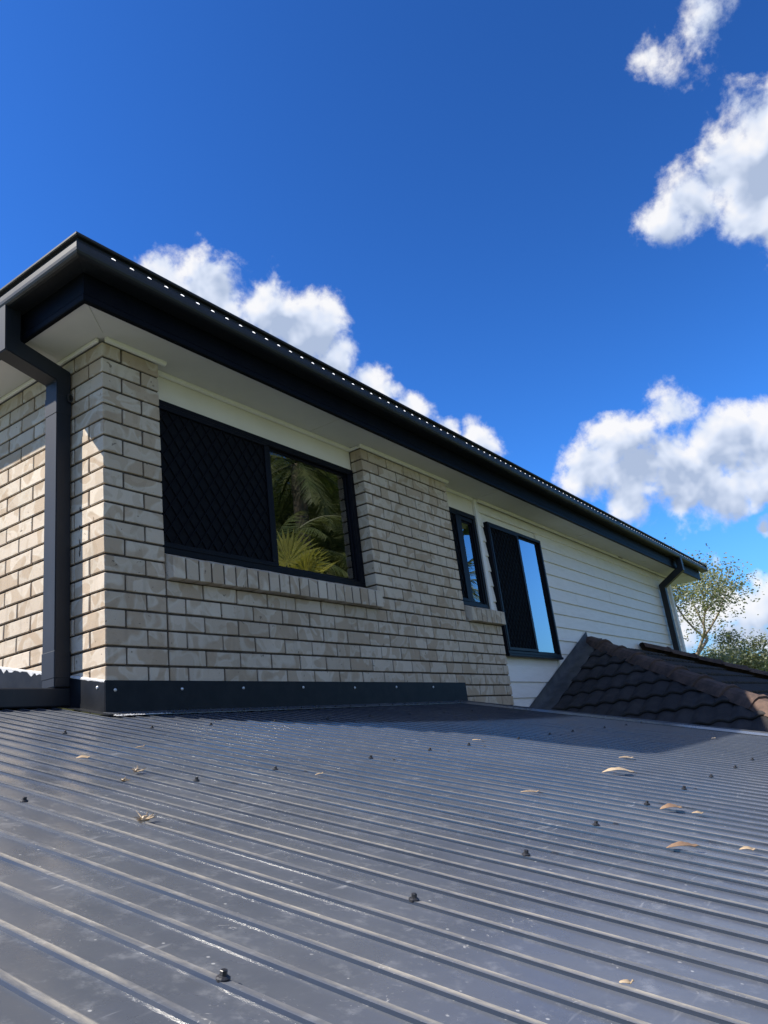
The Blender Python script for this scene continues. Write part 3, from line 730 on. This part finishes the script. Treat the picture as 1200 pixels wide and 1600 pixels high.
# flat pan, steep rib sides, narrow crest: (offset from the rib centre, height, dust) strip by strip, folds stay crisp
HR = .0048
STRIPS = [((-.5*PR,0,0),(-.0150,0,0),(-.0072,0,0)), ((-.0072,0,-.4),(-.0066,.0046,-.4)), ((-.0066,.0046,.0),(-.0060,.0048,.1),(-.002,.0048,.4),(.0040,.0048,.7)), ((.0040,.0048,.7),(.0066,0,1)), ((.0066,0,1),(.0090,0,.8),(.0125,0,.05),(.5*PR,0,0))]
def sheet(n0, n1, ytop, k):
    ny = max(8, int((ytop-YLOW)/.08)); V = []; Fc = []; dust = []
    lift = 0; rs = random.Random(100+k)
    for n in range(n0, n1):
        c = XRIB0+n*PR+rs.uniform(-.0009,.0009)
        for st in STRIPS:
            w = len(st); k0 = len(V)
            for i in range(ny+1):
                y = YLOW+(ytop-YLOW)*i/ny
                for a, h, d in st:
                    x = c+a if abs(a) < .4*PR else XRIB0+n*PR+a
                    wv = mnoise.noise(Vector((x*3.1, y*1.3, 3.7)))*.0016+mnoise.noise(Vector((x*13, y*4, 1.7)))*.0005
                    V.append((x, y, roof_z(y)-HR+h+lift+wv)); dust.append(d)
            for i in range(ny):
                for q in range(w-1): Fc.append((k0+i*w+q, k0+i*w+q+1, k0+(i+1)*w+q+1, k0+(i+1)*w+q))
    me = mesh('roof_sheet', V, Fc); at = me.attributes.new('dust', 'FLOAT', 'POINT'); at.data.foreach_set('value', dust)
    o = link('roof_sheet', me, 'roof_metal', None, smooth=True); adopt(o, roof); return o
NL, NM, NR = -16, 20, 62
k = 0; n = NL
while n < NM: m = min(n+9, NM); sheet(n, m, 2.6, k); n = m; k += 1
while n < NR: m = min(n+10, NR); sheet(n, m, -.006, k); n = m; k += 1
XR_ = XRIB0+(NR-1)*PR+.5*PR
# screws: hex head on a washer
def screw_mesh(s=1.0):
    v = []; f = []; k = 12
    def ring(r, z, kk=k, ph=0): 
        st = len(v)
        for i in range(kk): a = 2*math.pi*i/kk+ph; v.append((math.cos(a)*r*s, math.sin(a)*r*s, z*s))
        return st
    a = ring(.0095, -.002); b = ring(.0098, .0015); c = ring(.0075, .0032)
    for p_, q_ in ((a,b),(b,c)): f.extend([(p_+i, p_+(i+1) % k, q_+(i+1) % k, q_+i) for i in range(k)])
    d = ring(.0072, .0034, 12); e = ring(.0050, .0045, 12)
    f.extend([(d+i, d+(i+1) % k, e+(i+1) % k, e+i) for i in range(k)])
    h1 = ring(.0052, .0044, 6); h2 = ring(.0052, .0098, 6); h3 = ring(.0043, .0106, 6)
    for p_, q_ in ((h1,h2),(h2,h3)): f.extend([(p_+i, p_+(i+1) % 6, q_+(i+1) % 6, q_+i) for i in range(6)])
    f.append(tuple(range(h3, h3+6))); me = mesh('screw', v, f); me.materials.append(M['screw_black']); return me
SM = screw_mesh(.82); SMs = screw_mesh(.7)
rot = Matrix.Rotation(math.atan(SL), 4, 'X')
def screw(x, y, me=SM, dz=0):
    o = bpy.data.objects.new('screw', me); COL.objects.link(o)
    o.matrix_world = Matrix.Translation((x, y, roof_z(y)+.0008+dz)) @ rot @ Matrix.Rotation(random.uniform(0,1), 4, 'Z')
    mw = o.matrix_world.copy(); o.parent = roof; o.matrix_parent_inverse = Matrix.Translation(-Vector(roof.location)); o.matrix_basis = mw
for n in range(-10, NR-1, 5): screw(XRIB0+n*PR, -2.258+random.uniform(-.006,.006))
for n in (-6, -1, 4, 10, 14, 20, 25, 29, 35, 40, 44, 50, 55, 59): screw(XRIB0+n*PR, -1.39+random.uniform(-.01,.01))
for n in (-2, 3, 8, 13, 18, 22, 27, 32, 37, 42, 47, 52, 57, 60): screw(XRIB0+n*PR, -.505+random.uniform(-.01,.01))
for n in (6, 11, 16): screw(XRIB0+n*PR, .40)
# apron over the ribs at the wall, barge capping along the free edge, dust
ap = MB(); ap.hexa([(-.02,-.105,roof_z(-.105)+.0015),(3.235,-.105,roof_z(-.105)+.0015),(3.235,-.0078,roof_z(-.0078)+.004),(-.02,-.0078,roof_z(-.0078)+.004),(-.02,-.105,roof_z(-.105)+.0035),(3.235,-.105,roof_z(-.105)+.0035),(3.235,-.0078,roof_z(-.0078)+.006),(-.02,-.0078,roof_z(-.0078)+.006)])
rpart(ap, 'apron_flashing', 'roof_metal')
ap2 = MB(); ap2.hexa([(-.055,-.09,roof_z(-.09)+.0022),(-.008,-.09,roof_z(-.09)+.0026),(-.008,2.6,roof_z(2.6)+.003),(-.055,2.6,roof_z(2.6)+.0022),(-.055,-.09,roof_z(-.09)+.0042),(-.008,-.09,roof_z(-.09)+.005),(-.008,2.6,roof_z(2.6)+.006),(-.055,2.6,roof_z(2.6)+.0042)])
rpart(ap2, 'apron_flashing', 'flashing_metal')
for n in range(20, 62, 2): screw(XRIB0+n*PR+.01, -.088, SMs, .003)
bc = MB(); x0 = XR_-.13
yt = -.0078
def capsec(y): z = roof_z(y); return [(x0,y,z+.002),(XR_+.012,y,z+.010),(XR_+.016,y,z+.006),(XR_+.016,y,z-.12),(XR_+.013,y,z-.12),(XR_+.013,y,z+.004),(x0,y,z-.0005)]
for y in (YLOW, yt): bc.v += capsec(y)
kk = 7; bc.f = [(i, (i+1) % kk, (i+1) % kk+kk, i+kk) for i in range(kk)]+[tuple(range(kk)), tuple(range(kk, 2*kk))[::-1]]
rpart(bc, 'barge_capping', 'roof_metal')
bc = MB()
for y in (YLOW, 0.0): 
    z = roof_z(y)
    bc.v += [(XR_-.004,y,z+.011),(XR_+.013,y,z+.015),(XR_+.020,y,z+.010),(XR_+.020,y,z-.03),(XR_+.0165,y,z-.03),(XR_+.0165,y,z+.0085),(XR_-.004,y,z+.0095)]
bc.f = [(i, (i+1) % kk, (i+1) % kk+kk, i+kk) for i in range(kk)]+[tuple(range(kk)), tuple(range(kk, 2*kk))[::-1]]
rpart(bc, 'edge_trim', 'lead_flashing')
# sealant and grit at the corner: a pale crust on the apron
cr = MB(); rc = random.Random(2)
for i in range(150):
    t = rc.random(); x = -.03+.30*t*t; y = -.095-.01*rc.random()-.03*rc.random()*(1-t); r = rc.uniform(.002,.006); z = roof_z(y)+.0035
    k5 = 5; st = len(cr.v); cr.v += [(x+math.cos(q*2*math.pi/k5)*r*1.6, y+math.sin(q*2*math.pi/k5)*r, z) for q in range(k5)]+[(x, y, z+r*.8)]
    cr.f += [(st+q, st+(q+1) % k5, st+5) for q in range(k5)]
o = rpart(cr, 'grit', 'sealant'); o['kind'] = 'stuff'
# structure under the sheets
for y in (-.5, -1.39, -2.258, -3.0):
    bm_ = MB(); z = roof_z(y)-HR-.004; x0 = XRIB0+NL*PR+.05; bm_.box(x0, XR_-.05, y-.03, y+.03, z-.12, z-.012*1.0); rpart(bm_, 'purlin', 'timber_post')
for x in (-2.4, .3, 2.9): rpart(MB().box(x-.05, x+.05, -3.045, -2.955, GZ, roof_z(-3.045)-HR-.1), 'post', 'timber_post')
ra = MB()
for x in (-2.4, .3, 2.9): ra.hexa([(x-.025,-3.0,roof_z(-3)-.26),(x+.025,-3.0,roof_z(-3)-.26),(x+.025,-.0,roof_z(0)-.26),(x-.025,-.0,roof_z(0)-.26),(x-.025,-3.0,roof_z(-3)-.137),(x+.025,-3.0,roof_z(-3)-.137),(x+.025,-.0,roof_z(0)-.137),(x-.025,-.0,roof_z(0)-.137)])
rpart(ra, 'rafter', 'timber_post')

# ------------------------------------------------------------------ leaves and litter lying on the roof
def on_roof(u, v): return hit(u, v, (0,-SL,1), -.21-HR*.4)
def leaf(u, v, length, width, curl, ang, mat, label, arch=.5, group=None):
    P = on_roof(u, v); n = 10; mb = MB(); length *= .78; width *= .74; curl *= .6; rw = random.Random(int(u))
    for i in range(n+1):
        t = i/n; w = width*(math.sin(math.pi*min(1, t*1.02))**.75)*.5*rw.uniform(.75,1.15)+.0008
        s = (t-.5)*length; h = math.sin(math.pi*t)*curl + (.004 if t > .85 else 0)
        for k_, c in ((-1,.25),(0,0),(1,.25)): mb.v.append((s, k_*w, h+abs(k_)*c*w*arch*2))
    for i in range(n):
        for q in range(2): k_ = 3*i+q; mb.f.append((k_, k_+1, k_+4, k_+3))
    me = mesh('dry_leaf', mb.v, mb.f); o = link('dry_leaf', me, mat, None, smooth=True)
    so_ = o.modifiers.new('thick', 'SOLIDIFY'); so_.thickness = .0008
    o.matrix_world = Matrix.Translation(P+Vector((0,0,.003))) @ rot @ Matrix.Rotation(ang, 4, 'Z') @ Matrix.Rotation(.22, 4, 'X')
    tag(o, label, 'leaf', 'dry leaves fallen on the metal roof'); return o
xa = -YAW                                                 # image-right as a heading
leaf(968, 1210, .150, .030, .022, xa+.1, 'leaf_dry', 'pale tan arched dry leaf on the ribbed metal roof')
leaf(979, 1186, .075, .018, .006, xa+.0, 'leaf_dry', 'small flat tan leaf lying uphill of the pale arched leaf')
leaf(1050, 1267, .085, .026, .014, xa+.25, 'leaf_brown', 'curled brown leaf beside a roof screw')
leaf(1091, 1274, .036, .013, .006, xa-.4, 'leaf_dry', 'tiny tan leaf tip next to the curled brown leaf')
leaf(1068, 1328, .095, .020, .012, xa+.25, 'leaf_brown', 'long thin brown leaf arched over a rib')
leaf(1169, 1332, .040, .015, .008, xa-.3, 'leaf_dry', 'short curled leaf with dark underside on the ribs')
leaf(829, 1240, .070, .010, .004, xa+.2, 'leaf_dry', 'narrow pale leaf lying in a pan of the roof')
leaf(130, 1187, .050, .022, .006, xa+.2, 'leaf_dry', 'orange tan leaf near the spreader pipe')
leaf(1115, 1155, .085, .014, .004, xa+.9, 'leaf_dry', 'white bleached stick-like leaf near the roof edge')
leaf(219, 1169, .065, .005, .002, xa+1.3, 'leaf_dry', 'thin white bleached twig leaf below the wall corner')
leaf(980, 1542, .020, .007, .003, xa-.2, 'leaf_dry', 'tiny pale leaf scrap stuck against a rib')
leaf(745, 1158, .050, .012, .004, xa+.1, 'leaf_dry', 'small pale leaf in the shade of the eave')
leaf(499, 1212, .040, .006, .003, xa+.9, 'leaf_dry', 'slim white leaf scrap beside a screw')
def tuft(u, v, size, label, seed):
    P = on_roof(u, v); r = random.Random(seed); mb = MB()
    for i in range(26):
        a = r.uniform(0, 2*math.pi); l = size*r.uniform(.35,1.0); d = Vector((math.cos(a), math.sin(a)*.6, r.uniform(.02,.5))).normalized(); s = d.cross(Vector((0,0,1))).normalized()*.0013
        c = Vector((r.uniform(-.3,.3), r.uniform(-.3,.3), 0))*size*.5; e = c+d*l
        st = len(mb.v); mb.v += [c-s, c+s, e+s*.3, e-s*.3, c+Vector((0,0,.002)), e+Vector((0,0,.001))]; mb.f += [(st,st+1,st+2,st+3), (st,st+4,st+5,st+3), (st+4,st+1,st+2,st+5)]
    k5 = 7
    for q in range(2):
        for i in range(k5): mb.v.append((math.cos(i*2*math.pi/k5)*size*.28*(1-q*.5), math.sin(i*2*math.pi/k5)*size*.2*(1-q*.5), .003+q*size*.18))
    st = len(mb.v)-2*k5; mb.f += [(st+i, st+(i+1) % k5, st+k5+(i+1) % k5, st+k5+i) for i in range(k5)]+[tuple(range(st+k5, st+2*k5))]
    o = link('seed_tuft', mesh('seed_tuft', mb.v, mb.f), 'leaf_dry'); o.matrix_world = Matrix.Translation(P+Vector((0,0,.002))) @ rot; tag(o, label, 'debris')
tuft(226, 1284, .034, 'larger straw coloured tuft of dried blossom stuck on a rib', 1)
tuft(214, 1207, .026, 'small wispy straw tuft of dried blossom uphill on the roof', 2)
tuft(193, 1222, .016, 'tiny dried blossom scrap below the wispy tuft', 3)

# ------------------------------------------------------------------ trees
def tube(mb, a, b, ra, rb, k=7):
    a = Vector(a); b = Vector(b); d = (b-a).normalized(); s = d.orthogonal().normalized(); t = d.cross(s); st = len(mb.v)
    for p_, r in ((a, ra), (b, rb)):
        for i in range(k): q = 2*math.pi*i/k; mb.v.append(p_+(s*math.cos(q)+t*math.sin(q))*r)
    mb.f += [(st+i, st+(i+1) % k, st+k+(i+1) % k, st+k+i) for i in range(k)]
def leaf_quad(mb, p_, size, r, droop=.6, aspect=.3):
    a = r.uniform(0, 2*math.pi); d = Vector((math.cos(a), math.sin(a), r.uniform(-1.4,.3)*droop)).normalized(); s = d.cross(Vector((r.uniform(-1,1),r.uniform(-1,1),r.uniform(-1,1)))).normalized()*size*aspect
    e = p_+d*size; m = p_+d*size*.5; st = len(mb.v); mb.v += [p_, m+s, e, m-s]; mb.f.append((st,st+1,st+2,st+3))
def gum_tree(base, height, spread, seed, label, leafmat='leaf_gum', nleaf=5200, lsize=.20, lean=(0,0), group=None, clump=.55):
    r = random.Random(seed); tr = MB(); lv = MB(); base = Vector(base); tips = []
    def grow(p_, d, l, rad, depth):
        segs = 3; q = p_
        for i in range(segs):
            d2 = (d+Vector((r.uniform(-1,1),r.uniform(-1,1),r.uniform(-.4,.6)))*.22).normalized(); e = q+d2*l/segs
            tube(tr, q, e, rad*(1-.25*i/segs), rad*(1-.25*(i+1)/segs), 6 if depth < 3 else 4); q = e; d = d2
            if depth >= 2: tips.append((q.copy(), depth))
        if depth < 4:
            for i in range(r.choice((2,3,3)) if depth else 4):
                a = r.uniform(0, 2*math.pi); nd = (d*.75+Vector((math.cos(a),math.sin(a),r.uniform(-.1,.5)))*.75).normalized(); nd = Vector((nd.x*spread, nd.y*spread, nd.z)).normalized(); grow(q, nd, l*r.uniform(.58,.8), rad*.58, depth+1)
    grow(base, Vector((lean[0],lean[1],1)).normalized(), height*.34, height*.015, 0)
    tw = [t for t, d in tips]
    per = max(1, nleaf//max(1, len(tw)))
    for t in tw:
        if r.random() < .18: continue
        for i in range(int(per*r.uniform(.5,1.6))):
            o = Vector((r.gauss(0,1), r.gauss(0,1), r.gauss(0,.7)))*clump*height*.045; leaf_quad(lv, t+o, lsize*r.uniform(.6,1.3), r)
    e = empty('gum_tree' if leafmat != 'leaf_yellow' else 'wattle_bush', base, label, 'tree', group)
    adopt(tr.build('trunk', 'trunk_pale', None, smooth=True), e); adopt(lv.build('crown', leafmat, None), e); return e
def far(u, v, dist):
    d = pix(u, v); return CAM + d*(dist/d.dot(F_))
b1 = far(1072, 1060, 42); gum_tree((b1.x, b1.y, GZ), 12.6, 1.0, 21, 'tall sparse gum tree rising behind the far end of the house', nleaf=19000, lsize=.16, clump=1.15)
b2 = far(1132, 1050, 46); gum_tree((b2.x, b2.y, GZ), 8.3, 1.25, 5, 'lower spreading gum tree beside the tall sparse gum tree', nleaf=17000, lsize=.17, clump=1.0)
b3 = far(1215, 1050, 80); gum_tree((b3.x, b3.y, GZ), 9.2, 1.2, 8, 'dark green distant tree on the skyline behind the yellow bush', 'leaf_dark', nleaf=5200, lsize=.5, clump=.8)
b3 = far(1165, 1050, 90); gum_tree((b3.x, b3.y, GZ), 8.0, 1.2, 18, 'dull green distant tree between the gum tree and the yellow bush', 'leaf_dark', nleaf=5200, lsize=.5, clump=.8)
gum_tree((16.5, -11.6, GZ), 13.0, 1.2, 61, 'tall dense dark tree behind the palms mirrored in the brick wall window', 'leaf_dark', nleaf=12000, lsize=.42, clump=.9)
gum_tree((19.0, -14.5, GZ), 14.0, 1.2, 62, 'second dense dark tree standing farther behind the palms', 'leaf_dark', nleaf=12000, lsize=.42, clump=.9)
b4 = far(1196, 1050, 38); gum_tree((b4.x, b4.y, GZ), 4.6, 1.3, 13, 'bright yellow flowering bush showing over the tiled roof', 'leaf_yellow', nleaf=4200, lsize=.3, clump=.9)
# trees on the garden side, mirrored in the glass
for i, (x, y, h_, m) in enumerate(((40,-15,7.5,'leaf_dark'),(47,-19,8.0,'leaf_gum'))):
    gum_tree((x, y, GZ), h_, 1.2, 40+i, ('dark leafy tree across the garden mirrored low in the board wall window', 'paler leafy tree across the garden mirrored low in the board wall window')[i], m, nleaf=4000, lsize=.4, clump=.8)
def frond(mb, base, az, el, length, r, droop, fan=False, width=.42):
    d = Vector((math.cos(az)*math.cos(el), math.sin(az)*math.cos(el), math.sin(el))); p_ = Vector(base); n = 26; side = Vector((-math.sin(az), math.cos(az), 0))
    if fan:
        stem = p_+d*length*.45; tube(mb, p_, stem, .02, .012, 4); upv = side.cross(d).normalized(); N_ = 34
        for i in range(N_):
            a = (i/(N_-1)-.5)*math.radians(285); dd = (d*math.cos(a)+side*math.sin(a)).normalized(); l = length*.55*(.8+.2*math.cos(a*.6)); e = stem+dd*l+Vector((0,0,-.10*l))
            s = dd.cross(upv).normalized()*l*.05; m = stem+dd*l*.55+upv*.012*(1 if i % 2 else -1); st = len(mb.v); mb.v += [stem, m+s, e, m-s]; mb.f.append((st,st+1,st+2,st+3))
        return
    for i in range(n):
        t = i/n; q = p_+d*(length/n); tube(mb, p_, q, .022*(1-t)+.003, .022*(1-t)+.002, 4)
        d = (d+Vector((0,0,-droop*(.5+t)))).normalized()
        if i > 3:
            for sg in (-1, 1):
                for k_ in range(2):
                    l = width*math.sin(math.pi*min(1,.12+t*.85))**.7*r.uniform(.85,1.1); dd = (side*sg+d*.75+Vector((0,0,-.35-r.uniform(0,.45)))).normalized(); b0 = p_+d*(length/n)*.5*k_
                    s = d*.014; e = b0+dd*l; st = len(mb.v); mb.v += [b0-s, b0+s, e]; mb.f.append((st,st+1,st+2))
        p_ = q
def palm(base, crown_z, seed, label, nf=24, fl=2.3, fan=0, skirt=True):
    r = random.Random(seed); base = Vector(base); tr = MB(); n = 14; prev = base; top = Vector((base.x, base.y, crown_z))
    for i in range(n): q = base.lerp(top, (i+1)/n)+Vector((r.uniform(-.02,.02), r.uniform(-.02,.02), 0)); tube(tr, prev, q, .15, .135, 9); prev = q
    e = empty('palm_tree', base, label, 'palm tree', 'palms across the garden seen in the window glass'); adopt(tr.build('trunk', 'trunk_palm', None, smooth=True), e)
    for i in range(nf):
        mb = MB(); az = i*2.399+r.uniform(-.2,.2); el = 1.25-1.9*(i/nf)+r.uniform(-.1,.1); isf = i < fan
        frond(mb, prev, az, el, fl*r.uniform(.85,1.1), r, .055+.03*r.random(), isf, .5); adopt(mb.build('frond', 'leaf_fan' if isf else 'leaf_palm', None), e)
    return e
palm((9.6, -7.2, GZ), 4.4, 3, 'tall feather palm with a thick crown mirrored in the brick wall window', 30, 2.5)
palm((7.4, -5.6, GZ), 2.6, 4, 'mid height feather palm mirrored in front of the tall one', 26, 2.1)
palm((10.2, -6.4, GZ), 3.4, 6, 'feather palm with drooping fronds mirrored at the pane edge', 26, 2.2)
palm((12.6, -9.6, GZ), 5.6, 9, 'tallest feather palm standing behind the other palms', 28, 2.8)
palm((18.0, -7.8, GZ), 4.0, 12, 'pale leafy palm mirrored in the narrow window', 26, 1.9)
def fan_palm(base, cz, az, label):
    base = Vector(base); e = empty('fan_palm', base, label, 'palm tree'); tr = MB(); tube(tr, base, (base.x, base.y, cz), .10, .08, 9); adopt(tr.build('trunk', 'trunk_palm', None, smooth=True), e); r = random.Random(4)
    for da, el, ln in ((0,1.12,1.05),(.9,.7,.9),(-.9,.75,.9),(1.9,.6,.95),(-1.9,.6,.95),(3.1,.7,1.0)): mb = MB(); frond(mb, (base.x, base.y, cz), az+da, el, ln, r, .1, True); adopt(mb.build('fan_leaf', 'leaf_fan', None), e)
fan_palm((6.25, -4.05, GZ), 1.86, 2.44, 'small bright fan palm mirrored at the foot of the pane')
palm((11.6, -6.9, GZ), 5.0, 15, 'feather palm with its crown just above the drooping palm', 28, 2.4)
palm((9.0, -6.0, GZ), 5.2, 17, 'feather palm with fronds reaching the top of the mirrored view', 28, 2.3)
